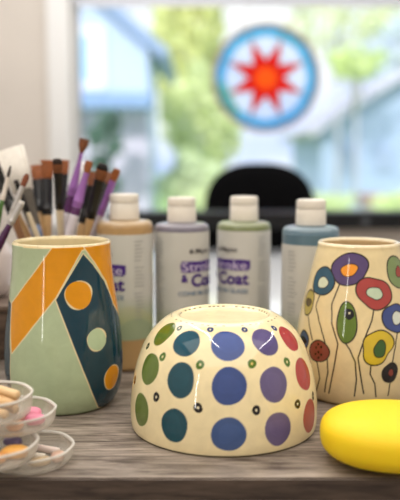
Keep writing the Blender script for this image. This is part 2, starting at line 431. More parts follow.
# ================================================================ SPOTTED BOWL (upside down)
BX, BY = at(223.5, 425, .665).x, .667
bp_ = [(.0835, 0), (.0846, .004), (.0852, .012), (.0848, .026), (.0826, .043), (.0786, .060), (.0726, .0752), (.0650, .0872), (.0565, .0955), (.0500, .1000), (.0455, .1020), (.0425, .1026)]
outer = resample(bp_, .0007)
foot = resample([(.0425, .1026), (.0412, .1023), (.0402, .1012), (.0390, .1002), (.0360, .0997), (.0250, .0995), (.001, .0993)], .0008)
inner = resample([(.001, .0945), (.04, .0935), (.056, .0875), (.068, .074), (.0745, .055), (.0780, .035), (.0800, .012), (.0806, 0), (.0820, -.0004), (.0835, 0)], .0016)
inner[:, 1] = np.maximum(inner[:, 1], 0)
full = np.concatenate([inner, outer[1:], foot[1:]])
SB = Surf(BX, BY, outer)
NB = 760
V, Fq = revolve(full, NB); ring = np.repeat(np.arange(len(full)), NB); isout = ring >= len(inner)
C = np.tile(np.array(lin((236, 220, 176))), (len(V), 1))
dots = [(164, 333, 12.5, 14, (104, 128, 44)), (186.7, 342.5, 14.5, 14.5, (38, 92, 112)), (227.6, 345, 17, 16, (48, 80, 162)), (265.4, 341, 15, 14.5, (106, 94, 150)), (289.5, 338, 13, 14, (196, 62, 66)),
        (149.4, 368.7, 15, 15.5, (108, 132, 52)), (180.4, 380, 15.5, 17, (28, 84, 100)), (229.2, 386, 18, 18, (66, 90, 156)), (274.3, 384.5, 16, 17.5, (116, 104, 152)), (303.7, 374, 15, 16, (198, 78, 74)),
        (141, 409.7, 15, 15.5, (112, 134, 60)), (174, 425.4, 15.5, 16.5, (34, 88, 104)), (228.7, 434.4, 17.5, 17, (74, 102, 160)), (278.5, 429, 16, 16.5, (124, 110, 156)), (310, 416, 15, 16, (200, 92, 62))]
def px2m(P): return (P[1] + BY) * CP / F + (.24 - P[2]) * SP / F
hidden = [(1.0, (224, 120, 40)), (1.68, (216, 170, 50)), (2.35, (150, 130, 60)), (3.05, (90, 60, 110))]
for i, (px, py, rx, ry, rgb) in enumerate(dots):
    P = SB.hit(px, py); e, u = SB.frame(P); m_ = px2m(P)
    rgb = tuple(c * .84 for c in rgb); blob(C, V, P, e, u, rx * m_ * 1.0, ry * m_ * 1.04, rgb, .025, i * 1.7)
    blob(C, V, P + u * .001, e, u, rx * m_ * .62, ry * m_ * .6, tuple(min(255, c * 1.025 + 1) for c in rgb), .12, i * 2.1)
for (dth, rgb) in hidden:                  # the colours go on round the back
    for z_, r_ in ((.086, .0125), (.052, .0155), (.016, .0155)):
        th_ = math.atan2(SB.hit(303.7, 374)[1], SB.hit(303.7, 374)[0]) + dth * .82 - .1
        R = float(np.interp(z_, SB.z, SB.r)); P = np.array((R * math.cos(th_), R * math.sin(th_), z_))
        e, u = SB.frame(P); blob(C, V, P, e, u, r_, r_, rgb, .03, dth)
for (px, py, oc, ic, r) in [(163, 356.7, (70, 104, 38), (226, 214, 160), 3.8), (200.3, 364.5, (70, 104, 38), (226, 214, 160), 3.9), (251.8, 363.5, (80, 110, 38), (230, 200, 120), 4), (287, 362, (70, 104, 38), (226, 214, 160), 3.9),
        (156.2, 397, (14, 14, 20), (232, 222, 190), 4), (198.2, 407.6, (14, 14, 20), (232, 222, 190), 4.2), (256, 410, (14, 14, 20), (232, 222, 190), 4), (297.4, 404, (14, 14, 20), (232, 222, 190), 4),
        (210.3, 329.5, (40, 60, 110), (226, 214, 180), 3), (244.4, 329.5, (40, 60, 110), (226, 214, 180), 3), (273.8, 328, (40, 60, 110), (226, 214, 180), 3), (179.5, 328, (60, 80, 60), (226, 214, 180), 3),
        (134.8, 380, (20, 30, 20), (200, 190, 150), 3.6), (148, 346, (40, 60, 30), (200, 190, 150), 3), (313, 396, (20, 20, 20), (200, 190, 150), 3.6)]:
    P = SB.hit(px, py); e, u = SB.frame(P); m_ = px2m(P)
    blob(C, V, P, e, u, r * m_ * 1.15, r * m_ * 1.2, oc, .05, px); blob(C, V, P, e, u, r * m_ * .3, r * m_ * .34, ic, .05, px)
for k in range(46):                        # little dashes round the foot ring
    for (R_, z_) in ((.0475, .1012), (.0400, .1008)):
        a = 2 * PI * (k + (.5 if R_ > .04 else 0)) / 46 + .05 * math.sin(k * 7)
        if (k * 7) % 5 == 0: continue
        c0 = np.array((R_ * math.cos(a), R_ * math.sin(a), z_)); e = np.array((-math.sin(a), math.cos(a), 0)); 
        d = seg_dist(V, c0 - e * .0009, c0 + e * .0009)
        blend(C, (.0005 - d) / EDGE + .5, (48, 44, 44))
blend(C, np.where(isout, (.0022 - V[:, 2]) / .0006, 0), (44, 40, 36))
blend(C, np.where(~isout, 1, 0), (230, 214, 172))
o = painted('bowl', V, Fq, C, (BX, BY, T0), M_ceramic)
tag(o, 'upside-down cream ceramic bowl painted with rows of coloured dots', 'bowl')

# ================================================================ FLOWER VASE (right)
RC = at(358.5, 250, .760)
pts = [(.0500, 0), (.0545, .004), (.0590, .014), (.0615, .030), (.0622, .048), (.0606, .068), (.0570, .088), (.0525, .108), (.0478, .128), (.0438, .144), (.0416, .152), (.0412, .156)]
outer, full, nout = vase_profile(pts, .0042, .0500)
SR = Surf(RC.x, RC.y, outer)
V, Fq = revolve(full, 700)
C = np.tile(np.array(lin((222, 204, 160))), (len(V), 1))
K = (24, 20, 20)
q = lambda x, y: (290 + x / 2.5, 220 + y / 2.5)
MS = .745 / F
flowers = [  # cx, cy, rx, ry (crop px), petal colour, centre (dx,dy,rx,ry,colour) , tilt, wobble
    (148, 122, 44, 37, (82, 66, 112), (0, 3, 19, 15, (232, 150, 44)), .15, .05),
    (82, 153, 19, 35, (46, 84, 106), (1, 3, 9, 15, (206, 214, 190)), 0, .05),
    (212, 183, 43, 36, (164, 66, 64), (0, 0, 19, 15, (190, 208, 184)), -.2, .07),
    (142, 257, 24, 46, (92, 118, 44), (4, -22, 10, 12, (20, 26, 34)), 0, .04),
    (220, 318, 38, 38, (206, 180, 54), (5, 5, 15, 20, (62, 96, 52)), -.4, .11),
    (72, 328, 20, 25, (128, 62, 52), None, 0, .04),
    (262, 245, 29, 34, (60, 76, 134), (6, 0, 14, 16, (206, 214, 206)), 0, .06),
    (268, 130, 25, 38, (120, 140, 92), (4, 0, 8, 14, (150, 60, 50)), 0, .05),
    (47, 205, 11, 29, (176, 160, 84), (0, 0, 6, 10, (96, 84, 50)), 0, .06),
    (34, 300, 10, 22, (70, 84, 112), (0, 0, 6, 8, (30, 30, 44)), 0, .04),
    (250, 382, 20, 23, (26, 24, 28), (2, 0, 7, 9, (132, 60, 50)), 0, .05)]
stems = [[(125, 158), (105, 210), (105, 260), (120, 310), (110, 370), (95, 445)], [(75, 188), (65, 215), (75, 260), (92, 320), (95, 380), (85, 440)],
         [(210, 218), (205, 250), (185, 300), (170, 345), (178, 400), (185, 440)], [(135, 302), (150, 325), (163, 355), (166, 400), (160, 448)],
         [(203, 356), (200, 385), (212, 410), (215, 448)], [(45, 234), (50, 270), (58, 305)], [(67, 352), (75, 395), (62, 442)], [(250, 405), (244, 445)], [(268, 280), (262, 320), (255, 360)]]
for rep in (0, PI * 1.02):
    for st in stems:
        L = []
        for i in range(len(st) - 1):
            for k in range(6):
                x = st[i][0] + (st[i + 1][0] - st[i][0]) * k / 6; y = st[i][1] + (st[i + 1][1] - st[i][1]) * k / 6
                L.append(SR.hit(*q(x, y)))
        L = rotz(np.array(L), rep)
        d = np.full(len(V), 9.)
        for i in range(len(L) - 1): d = np.minimum(d, seg_dist(V, L[i], L[i + 1]))
        blend(C, (.0007 - d) / EDGE + .5, K)
    for j, (x, y, rx, ry, pc, cc, tl, wb) in enumerate(flowers):
        P0 = SR.hit(*q(x, y)); e0, u0 = SR.frame(P0)
        P, e, u = (rotz(a, rep) for a in (P0, e0, u0))
        m_ = MS / 2.5; fx = max(.45, abs(math.cos(math.atan2(P0[1], P0[0]) + PI / 2)))   # undo foreshortening near the outline
        RX = rx * m_ / (fx if fx < .9 else 1); RY = ry * m_ * 1.04
        blob(C, V, P, e, u, RX + .0010, RY + .0010, K, wb, j * 1.3, tl); blob(C, V, P, e, u, RX - .0003, RY - .0003, pc, wb, j * 1.3, tl)
        if cc:
            c = P + e * cc[0] * m_ / fx - u * cc[1] * m_
            blob(C, V, c, e, u, cc[2] * m_ / fx + .0006, cc[3] * m_ + .0006, K, .07, j, tl); blob(C, V, c, e, u, cc[2] * m_ / fx - .0003, cc[3] * m_ - .0003, cc[4], .07, j, tl)
        if j == 3:
            blob(C, V, P + e * 5 * m_ + u * 24 * m_, e, u, .0011, .0011, (220, 214, 180))
        if j == 5:
            for (a, b_) in ((-8, 8), (7, 12), (0, -2), (-9, -8), (9, -7), (1, -16), (-2, 17)):
                blob(C, V, P + e * a * m_ + u * b_ * m_, e, u, .0011, .0013, K)
Z = V[:, 2]; ring = np.repeat(np.arange(len(full)), 700)
blend(C, np.where(ring >= nout, 1, 0), (218, 190, 144))
blend(C, np.clip((Z - (pts[-1][1] - .0005)) / .001, 0, .8), (236, 224, 192))
o = painted('vase', V, Fq, C, (RC.x, RC.y, T0), M_ceramic)
tag(o, 'cream vase painted with outlined flowers on thin black stems behind the yellow sponge', 'vase', 'hand-painted vases')

# ================================================================ YELLOW SPONGE
M_sponge = mat('yellow_sponge', (238, 204, 4), .55, bump=.25, scale=900, sss=.15)
bm = bmesh.new(); bmesh.ops.create_uvsphere(bm, u_segments=96, v_segments=48, radius=1)
for v in bm.verts:
    x, y, z = v.co; r = math.hypot(x, y)
    k = (abs(z) ** .72) * (1 if z > 0 else -1)
    zz = k * .0218; rr = (r ** .8) / (r or 1)
    an = math.atan2(y, x); sq = (abs(math.cos(an)) ** 2.4 + abs(math.sin(an)) ** 2.4) ** (-1 / 2.4)
    v.co = Vector((x * rr * sq * .0675, y * rr * sq * .0480, zz * (1 - .08 * x)))
me = bpy.data.meshes.new('sponge'); bm.to_mesh(me); bm.free()
o = link('sponge', me, M_sponge, None, True); o.location = (.1640, .5765, T0 + .0188); o.rotation_euler = (0, 0, -.10)
zmin = min((o.rotation_euler.to_matrix() @ v.co).z for v in me.vertices); o.location.z = T0 - zmin + .0002
tag(o, 'smooth bright yellow oval pottery sponge at the right table edge', 'sponge')

# ================================================================ GLAZE BOTTLES
def text_mesh(s, size, bold=0.0, font_sx=1.0, shear=0.0):
    cu = bpy.data.curves.new('t', 'FONT'); cu.body = s; cu.size = size; cu.offset = bold; cu.resolution_u = 3
    cu.fill_mode = 'FRONT'
    ob = bpy.data.objects.new('t', cu); COL.objects.link(ob)
    bpy.context.view_layer.update()
    me = bpy.data.meshes.new_from_object(ob.evaluated_get(bpy.context.evaluated_depsgraph_get()))
    bpy.data.objects.remove(ob); bpy.data.curves.remove(cu)
    vs = [((v.co.x + v.co.y * shear) * font_sx, v.co.y) for v in me.vertices]; fs = [tuple(p.vertices) for p in me.polygons]
    bpy.data.meshes.remove(me)
    x0 = min(v[0] for v in vs); x1 = max(v[0] for v in vs)
    return [(v[0] - x0, v[1]) for v in vs], fs, x1 - x0
def split_tris(vs, fs, maxw):
    """cut a flat mesh with vertical lines so it can bend round a bottle"""
    bm = bmesh.new(); bv = [bm.verts.new((x, y, 0)) for x, y in vs]
    for f in fs:
        try: bm.faces.new([bv[i] for i in f])
        except ValueError: pass
    x0 = min(v[0] for v in vs); x1 = max(v[0] for v in vs); x = x0 + maxw
    while x < x1:
        bmesh.ops.bisect_plane(bm, geom=bm.verts[:] + bm.edges[:] + bm.faces[:], plane_co=(x, 0, 0), plane_no=(1, 0, 0)); x += maxw
    bm.verts.index_update(); V_ = [(v.co.x, v.co.y) for v in bm.verts]; F_ = [[v.index for v in f.verts] for f in bm.faces]; bm.free()
    return V_, F_
PURPLE = mat('purple_ink', (62, 22, 122), .5); PALEINK = mat('white_ink', (196, 184, 214), .5)
GREYINK = mat('grey_ink', (146, 148, 150), .6); BLUEINK = mat('blue_grey_ink', (96, 122, 150), .6); DARKINK = mat('dark_ink', (70, 66, 70), .6)
M_cap = mat('white_cap_plastic', (228, 222, 212), .4)
M_label = paintmat('label_paper', rough=.45, coat=.1, var=.03, scale=30)
M_plastic = paintmat('bottle_plastic', rough=.3, coat=.3, var=.03, scale=30)
RB = .0322
def make_bottle(px, py_base, H, glaze, label_top, label_bot, rot, label, d=.862):
    glaze = tuple(g * .86 for g in glaze)
    c = at(px, 300, d); t = thing('glaze_bottle', label, 'bottle', (c.x, d, T0), 'squeeze bottles of glaze')
    # bodies -------------------------------------------------
    hs = H - .030                                     # top of the shoulder
    prof = [(.001, .0012), (RB * .8, .0008), (RB * .93, .001), (RB, .005), (RB, .02), (RB, .06), (RB, .1), (RB, hs - .014), (RB * .998, hs - .007), (RB * .965, hs - .0030), (RB * .86, hs - .0006), (RB * .62, hs), (RB * .5, hs + .0008), (.0145, hs + .002), (.0145, hs + .006), (.001, hs + .006)]
    P = resample(prof, .0016); P[:, 1] = np.maximum(P[:, 1], .0003); V, Fq = revolve(P, 96)
    C = np.tile(np.array(lin(glaze)), (len(V), 1))
    blend(C, (V[:, 2] - (hs - .0062)) / .004, tuple(min(232, g * .7 + 62) for g in glaze))
    o = painted('bottle_body', V, Fq, C, (0, 0, 0), M_plastic); o.parent = t
    # label ---------------------------------------------------
    n = 160; zs = np.linspace(label_bot, label_top, 60); an = np.arange(n + 1) * (2 * PI * .985) / n
    V = np.array([((RB + .00035) * math.cos(a), (RB + .00035) * math.sin(a), z) for z in zs for a in an]); m = n + 1
    Fq = np.array([(i * m + k, i * m + k + 1, (i + 1) * m + k + 1, (i + 1) * m + k) for i in range(59) for k in range(n)])
    C = np.tile(np.array(lin((196, 195, 190))), (len(V), 1))
    A = np.arctan2(V[:, 1], V[:, 0])
    blend(C, np.clip((label_bot + .05 - V[:, 2]) / .03, 0, .9), (150, 166, 128))
    blend(C, np.clip((label_bot + .032 + .008 * np.sin(A * 2.2) - V[:, 2]) / .006, 0, .35), (186, 180, 130))
    blend(C, np.clip((label_bot + .020 + .006 * np.sin(A * 3 + 1) - V[:, 2]) / .006, 0, .4), (120, 148, 132))
    lo = painted('label', V, Fq, C, (0, 0, 0), M_label); lo.parent = t; lo.rotation_euler = (0, 0, math.radians(rot) + PI * .75)
    # print: phi is the arc angle from the start of the big word, z relative to label top
    dz = label_top - .155
    def wrap(name, items, m, lift=.0006):
        b = MB()
        for (vs, fs, phi0, z0) in items:
            vs, fs = split_tris(vs, fs, .0022)
            R = RB + .00035 + lift
            b.add([(R * math.sin(math.radians(phi0) + x / R), -R * math.cos(math.radians(phi0) + x / R), z0 + y) for x, y in vs], fs)
        o = b.build(name, m, lo); o.rotation_euler = (0, 0, -PI * .75)
        return o
    def rect(w, h): return [(0, 0), (w, 0), (w, h), (0, h)], [(0, 1, 2, 3)]
    arc = RB * math.radians(95)
    vs = [(0, .001), (.003, 0), (arc * .5, .0006), (arc - .002, 0), (arc + .001, .003), (arc + .0012, .0125), (arc * .8, .0135), (arc * .4, .0128), (.001, .0135), (-.001, .009)]
    wrap('word_panel', [(vs, [tuple(range(10))], 0, .1085 + dz)], PURPLE, .0003)
    vs, fs, w = text_mesh('Stroke', .0150, .0001); k = arc * .94 / w
    wrap('word_stroke', [([(x * k + .001, y) for x, y in vs], fs, 0, .1102 + dz)], PALEINK, .0007)
    vs, fs, w = text_mesh('Coat', .0200, .0007); k = arc * .78 / w
    v2, f2, w2 = text_mesh('&', .012, .0006)
    wrap('word_coat', [([(x * k + arc * .22, y) for x, y in vs], fs, 0, .0925 + dz), ([(x * .9, y) for x, y in v2], f2, 0, .0980 + dz)], PURPLE, .0006)
    vs, fs, w = text_mesh('Mayco', .0078, .0002, shear=.2)
    fl = []
    for j in range(6):
        a = j * PI / 3; cx_, cy_ = .0017 * math.cos(a), .0017 * math.sin(a)
        fl.append(([(cx_ + .0011 * math.cos(u_ * PI / 4), cy_ + .0011 * math.sin(u_ * PI / 4)) for u_ in range(8)], [tuple(range(8))], 21, .1330 + dz))
    wrap('maker_mark', fl + [([(x * 1.1 + .0045, y) for x, y in vs], fs, 21, .1308 + dz)], DARKINK)
    vs, fs, w = text_mesh('CONE 06 GLAZE', .0068, .00015); k = arc * 1.05 / w
    wrap('subtitle', [([(x * k, y) for x, y in vs], fs, -6, .0820 + dz)], BLUEINK)
    it = []
    rnd = random.Random(3)
    for col0 in (-58, 112):
        it = []
        for j in range(22):
            if j in (6, 13): continue
            w_ = .013 * rnd.uniform(.6, 1); v_, f_ = rect(w_, .0008); it.append((v_, f_, col0, .147 + dz - j * .0042))
        wrap('fine_print', it, GREYINK)
    # cap -------------------------------------------------------
    cr = .0168; z0 = hs + .0012; Hc = H - z0
    b = MB(); b.lathe([(.001, z0 + .0002), (cr * 1.0, z0), (cr * 1.02, z0 + .001), (cr * 1.0, z0 + Hc * .62), (cr * .985, z0 + Hc * .64), (.001, z0 + Hc * .64)], 72, wob=lambda a: 1 + .004 * math.cos(36 * a))
    cp = b.build('cap', M_cap, t, angle=35)
    b = MB(); b.lathe([(.001, z0 + Hc * .655), (cr * .975, z0 + Hc * .655), (cr * .99, z0 + Hc * .67), (cr * .99, H - .0022), (cr * .96, H - .0006), (cr * .9, H), (.001, H)], 72); lid = b.build('flip_lid', M_cap, cp, angle=35)
    return t
make_bottle(125.5, 372, .2015, (206, 166, 112), .1570, .0370, -88, 'tan glaze bottle just right of the pale green vase')
make_bottle(182, 372, .1965, (128, 122, 140), .1575, .0200, 0, 'grey-mauve glaze bottle, second from the left in the bottle row', d=.885)
make_bottle(243.5, 372, .1965, (134, 146, 96), .1570, .0200, -85, 'olive green glaze bottle behind the spotted bowl', d=.905)
make_bottle(309.5, 372, .1955, (98, 132, 152), .1460, .0200, 2, 'blue-grey glaze bottle partly hidden by the flower vase', d=.852)

# ================================================================ BRUSHES
JX, JY, JR, JH = at(58, 300, .872).x, .872, .042, .118
t = thing('brush_jar', 'grey ceramic jar full of brushes hidden behind the pale green vase', 'jar', (JX, JY, T0))
b = MB(); b.lathe([(.001, 0), (JR * .92, 0), (JR, .004), (JR, JH - .002), (JR - .0012, JH), (JR - .0024, JH - .002), (JR - .003, .004), (.001, .004)], 64)
b.build('body', mat('grey_stoneware', (176, 170, 160), .4), t, angle=40)
CX, CY, CR, CH = at(-68, 300, .80).x, .80, .047, .105
t = thing('brush_cup', 'plain pale cup holding brushes left of the pale green vase', 'cup', (CX, CY, T0))
b = MB(); b.lathe([(.001, 0), (CR * .85, 0), (CR * .9, .004), (CR, CH - .002), (CR - .0012, CH), (CR - .0024, CH - .002), (CR * .9 - .003, .004), (.001, .004)], 64)
b.build('body', mat('pale_cup', (206, 202, 196), .4), t, angle=40)

BR = {}
def bmat(rgb, rough=.4, metal=0, var=0):
    k = (rgb, rough, metal)
    if k not in BR: BR[k] = mat('paint_%d_%d_%d' % rgb, rgb, rough, metal, var=var, scale=400)
    return BR[k]
def brush(tip, dT, ref, yb, brl, frl, wb, wf, wh, cb, cf, chd, label, name='paintbrush', flat=.45, cb2=None, chd2=None, split=0, rnd=False, tipw=.35, fmetal=0, wft=None, zb=None):
    """tip px, tip depth, second px on the axis, row where the axis meets the container floor; lengths/widths in px"""
    sx = (ref[0] - tip[0]) / (ref[1] - tip[1]); B = onz(tip[0] + sx * (yb - tip[1]), yb, T0 + (zb or .009))
    A = at(*tip, dT); L = (B - A).length; ax = (B - A).normalized()
    pm = dT / F * 1.0
    l1 = brl * pm; l2 = (brl + frl) * pm
    t = thing(name, label, 'brush', B, 'artist brushes standing in jars')
    P = lambda s: A + ax * s - B
    side = ax.cross(Vector((0, 1, 0))).normalized(); wb, wf, wh = wb * pm / 2, wf * pm / 2, wh * pm / 2
    wft = (wft * pm / 2) if wft else wf
    n = 7
    # handle
    b = MB()
    hp = [P(l2 - .002), P(l2 + .004), P(l2 + (L - l2) * .12), P(l2 + (L - l2) * .3), P(l2 + (L - l2) * .7), P(L - .002), P(L)]
    b.tube(hp, [wf * .8, wf * .9, wh, wh * .95, wh * .75, wh * .5, wh * .2], 16, side=side)
    ho = b.build('handle', bmat(chd, .25), t, smooth=True)
    if chd2:
        s0 = split * pm; b = MB(); b.tube([P(s0), P(s0 + .002), P(s0 + .03), P(s0 + .06)], [wh * 1.04, wh * 1.06, wh * 1.05, wh * .98], 16, side=side); b.build('handle_band', bmat(chd2, .25), ho, smooth=True)
    # ferrule
    b = MB(); sp = [l1, l1 + (l2 - l1) * .15, l1 + (l2 - l1) * .5, l1 + (l2 - l1) * .78, l1 + (l2 - l1) * .82, l1 + (l2 - l1) * .86, l2]
    fl = [flat, flat * 1.05, .7, .95, 1, 1, 1]; rr = [wft, wft, (wf + wft) / 2, wf, wf * 1.12, wf, wf]
    b.tube([P(s) for s in sp], rr, 18, side=side, flat=fl); fo = b.build('ferrule', bmat(cf, .25 if not fmetal else .3, fmetal), t, angle=50)
    # bristles: many fine tapering strands inside one shape
    b = MB()
    ks = [0, .06, .18, .4, .7, 1.0, 1.15]
    wd = [tipw * wb, (tipw + .25) * wb, wb * .9, wb, (wb + wft) / 2, wft * .9, wft * .8]
    fz = [flat * .5] * 3 + [flat * .8, flat, flat, flat]
    b.tube([P(l1 * k) for k in ks], wd, 20, side=side, flat=fz)
    rq = random.Random(int(tip[0] * 10))
    for k in range(26):
        u = rq.uniform(-.85, .85); v = rq.uniform(-.3, .3); yv = ax.cross(side)
        b.tube([P(l1 * rq.uniform(-.04, .06)) + side * u * wd[2] * .95 + yv * v * wb * flat, P(l1 * .4) + side * u * wb * .98 + yv * v * wb * flat, P(l1) + side * u * wft * .85], [.00012, .0004, .0004], 5)
    bo = b.build('bristles', bmat(cb, .6, 0, .25), t, smooth=True)
    if cb2:
        b = MB(); b.tube([P(l1 * k) for k in (-.02, .06, .18, .36)], [tipw * wb * 1.05, (tipw + .27) * wb, wb * .95, wb * .99], 20, side=side, flat=[flat * .6, flat * .62, flat * .66, flat * .8]); b.build('bristle_tip', bmat(cb2, .6), bo, smooth=True)
    return t
BRN, BRN2, BLK, DGY = (112, 62, 26), (138, 76, 32), (5, 5, 6), (26, 28, 33)
VIO, DPU, TAN, CRM, SIL = (146, 96, 168), (84, 34, 92), (200, 164, 116), (214, 200, 172), (188, 186, 184)
# standing in the jar
brush((57.3, 159), 0.824, (61, 235), 352.3, 14, 38, 10, 9, 7, BRN, BLK, CRM, 'black-ferruled rounded brush with cream handle in front of the brush bunch', flat=.5, cb2=(40, 26, 20), tipw=.6)
brush((84.5, 139), 0.866, (67.5, 213), 352.3, 14, 44, 10, 9.5, 9, BRN, VIO, DPU, 'tallest brush, brown bristles on a long violet ferrule', wft=4, tipw=.9, chd2=(206, 200, 210), split=76)
brush((89.5, 161), 0.834, (75, 213), 361.7, 12, 36, 8, 10, 9, BRN2, VIO, DPU, 'violet brush with orange bristles leaning right beside the tallest brush', wft=6, tipw=.7, chd2=(206, 200, 210), split=56)
brush((82, 161), 0.927, (74, 213), 361.2, 12, 30, 7, 6, 5, (226, 224, 226), SIL, CRM, 'white-tipped brush between the two violet brushes', tipw=.6)
brush((103.5, 164), 0.832, (90, 220), 350.1, 17, 42, 12, 10, 7, BRN, BLK, TAN, 'wide brown brush with blackened tip and black ferrule', cb2=(16, 14, 15), tipw=.5, wft=11)
brush((94.5, 172), 0.893, (83, 222), 355.4, 14, 38, 11, 10, 7, (120, 66, 32), BLK, TAN, 'brown flat brush with black ferrule between the violet and the black-tipped brush', tipw=.8)
brush((109, 172), 0.916, (97, 222), 358.8, 12, 40, 8, 7, 5, BRN, BLK, SIL, 'slim black-ferruled brush just behind the black-tipped wide brush', tipw=.7)
brush((117.5, 169), 0.859, (93, 235), 348.2, 13, 38, 8, 7, 6, BRN2, VIO, (198, 190, 200), 'violet brush leaning furthest right above the tan glaze bottle', tipw=.6)
brush((36.5, 165), 0.912, (40, 235), 362.5, 15, 34, 12, 10, 9, BRN2, DGY, TAN, 'orange-bristled flat brush with dark ferrule next to the white hake brush', tipw=.95, flat=.35)
brush((47.5, 160), 0.891, (47, 235), 351.7, 18, 36, 13, 11, 9, BRN2, DGY, TAN, 'widest orange-bristled flat brush left of the black-ferruled rounded brush', tipw=.95, flat=.35)
brush((65.5, 160), 0.914, (60, 235), 353.0, 14, 36, 8, 8, 6, BRN2, DGY, DPU, 'orange-bristled brush peeking out behind the black-ferruled rounded brush', tipw=.9, flat=.4)
brush((-5, 165), 0.857, (22, 240), 360.0, 8, 44, 10, 10, 8, (30, 22, 20), BLK, (130, 92, 62), 'thick black brush with brown handle at the left photo edge', tipw=.7)
brush((15.5, 180), 0.838, (37, 236), 358.2, 4, 30, 5, 5, 6, (40, 30, 30), BLK, CRM, 'thin black brush with cream handle crossing in front of the white hake brush', tipw=.5)
brush((3, 182), 0.889, (30, 240), 348.4, 6, 26, 6, 6, 7, (60, 40, 30), BLK, TAN, 'thin black brush with tan handle left of the cream-handled one', tipw=.5)
# wide hake brush with twine-wrapped neck
A = at(10, 149, .89); B = onz(10 + .32 * (360 - 149), 360, T0 + .009); L = (B - A).length; ax = (B - A).normalized()
t = thing('hake_brush', 'wide white-bristled hake brush with grey wrapped neck', 'brush', B, 'artist brushes standing in jars')
side = ax.cross(Vector((0, 1, 0))).normalized(); pm = .89 / F; P = lambda s: A + ax * s - B; yv = ax.cross(side)
b = MB(); b.tube([P(0), P(.001), P(.02), P(44 * pm)], [13.5 * pm, 14 * pm, 13.3 * pm, 10.5 * pm], 32, side=side, flat=.3)
rq = random.Random(5)
for k in range(90):
    u = rq.uniform(-.97, .97); v = rq.uniform(-.25, .25)
    b.tube([P(rq.uniform(-.0012, .001)) + side * u * 13.4 * pm + yv * v * 13 * pm, P(.02) + side * u * 13.4 * pm + yv * v * 13 * pm, P(44 * pm) + side * u * 10 * pm], [.0002, .0005, .0005], 5)
b.build('bristles', mat('white_hair', (250, 246, 238), .7, var=.05, scale=200), t, smooth=True)
b = MB(); ss = [43 * pm + i * .0011 for i in range(int(40 * pm / .0011))]
b.tube([P(s) for s in ss], [(8.6 - 2.8 * i / len(ss)) * pm * (1 + .05 * (i % 2)) for i in range(len(ss))], 20, side=side, flat=.5)
b.build('wrapped_neck', mat('grey_twine', (92, 86, 78), .9, var=.3, scale=500), t, smooth=True)
b = MB(); b.tube([P(ss[-1] - .002), P(ss[-1] + .01), P(L)], [5.8 * pm, 5.5 * pm, 4 * pm], 16, side=side, flat=.6); b.build('handle', bmat((94, 110, 140), .4), t, smooth=True)
# standing in the cup at the left
brush((27.5, 174), .80, (2, 238), 372, 13, 30, 6, 6, 8.5, (120, 62, 34), SIL, (196, 190, 184), 'pointed brown brush with silver ferrule leaning right out of the left cup', tipw=.2, fmetal=.6)
brush((22.5, 201), .775, (2, 239), 378, 3, 24, 6, 7, 9, (200, 196, 190), SIL, (72, 34, 76), 'silver and dark purple brush handle lowest of those at the left edge', tipw=.9, fmetal=.6)
brush((10.5, 166), .80, (0, 210), 372, 11, 24, 2.5, 5, 7, (60, 50, 46), (222, 214, 204), (70, 112, 52), 'fine liner brush with white ferrule and green handle', tipw=.15, flat=.9, wft=4)

# ================================================================ WOODEN BOX + WHITE POT at far left
M_box = woodmat('brown_box_wood', (70, 56, 48), (128, 106, 90), rough=.6)
bx = at(-40, 300, .93).x
t = thing('wooden_box', 'low dark wooden box behind the pale green vase under the white pot', 'box', (bx, .945, T0))
b = MB(); b.box((0, 0, .031), (.17, .13, .058), bev=.002); b.build('body', M_box, t, angle=30)
b = MB(); b.box((0, 0, .064), (.174, .134, .007), bev=.002); b.build('lid', M_box, t, angle=30)
b = MB(); pr = [(.001, 0), (.022, 0), (.030, .004), (.0355, .018), (.0375, .036), (.0355, .055), (.029, .070), (.0265, .074), (.0255, .0745), (.0245, .073), (.033, .055), (.035, .036), (.033, .018), (.001, .003)]
b.lathe([tuple(p) for p in resample(pr[:9], .002)] + pr[9:], 64)
o = b.build('pot', mat('white_porcelain', (222, 210, 206), .3), None, smooth=True); o.location = (at(-16, 300, .945).x, .945, T0 + .0676)
tag(o, 'round white porcelain pot at the left photo edge on the wooden box', 'pot')

# ================================================================ BEAD DISHES (spiral stack)
M_dish = clearmat('frosted_clear_plastic', (232, 226, 216), .13, .25); M_rim = clearmat('clear_plastic_rim', (240, 236, 230), .4, .2)
def dish(px, zbase, d, label, h=.0135, R=.0345, tilt=(0, 0)):
    c = at(px, 430, d)
    x = (px - 200) / F * (d * CP + (.24 - zbase) * SP)
    t = thing('bead_dish', label, 'dish', (x, d, T0 + zbase), 'clear plastic bead dishes', rot=(tilt[0], tilt[1], .2))
    wob = lambda a: 1 + .012 * math.cos(8 * a)
    b = MB(); b.lathe([(.001, .0002), (R * .84, .0002), (R * .93, .0022), (R * .975, h * .5), (R * .975, h - .001), (R * .975 - .001, h - .001), (R * .95, h * .5), (R * .90, .0032), (R * .82, .0014), (.001, .0014)], 96, wob=wob)
    b.build('body', M_dish, t, angle=50)
    b = MB(); b.lathe([(R * .925, h - .0016), (R * .985, h - .0018), (R, h - .0010), (R * .998, h), (R * .96, h + .0002), (R * .95, h - .0008), (R * .925, h - .0016)], 96, wob=wob); b.build('rim', M_rim, t, smooth=True)
    return t
dD = dish(31, 0.0002, .5775, 'lowest clear dish of the spiral stack, holding pale shell pieces')
dC = dish(-7, .0146, .549, 'clear dish at the left photo edge holding orange and purple stones')
dB = dish(13, .0290, .581, 'clear dish holding pink beads against the pale green vase')
dA = dish(-12, .0434, .562, 'topmost clear dish of the stack, heaped with tan wooden sticks', h=.018)
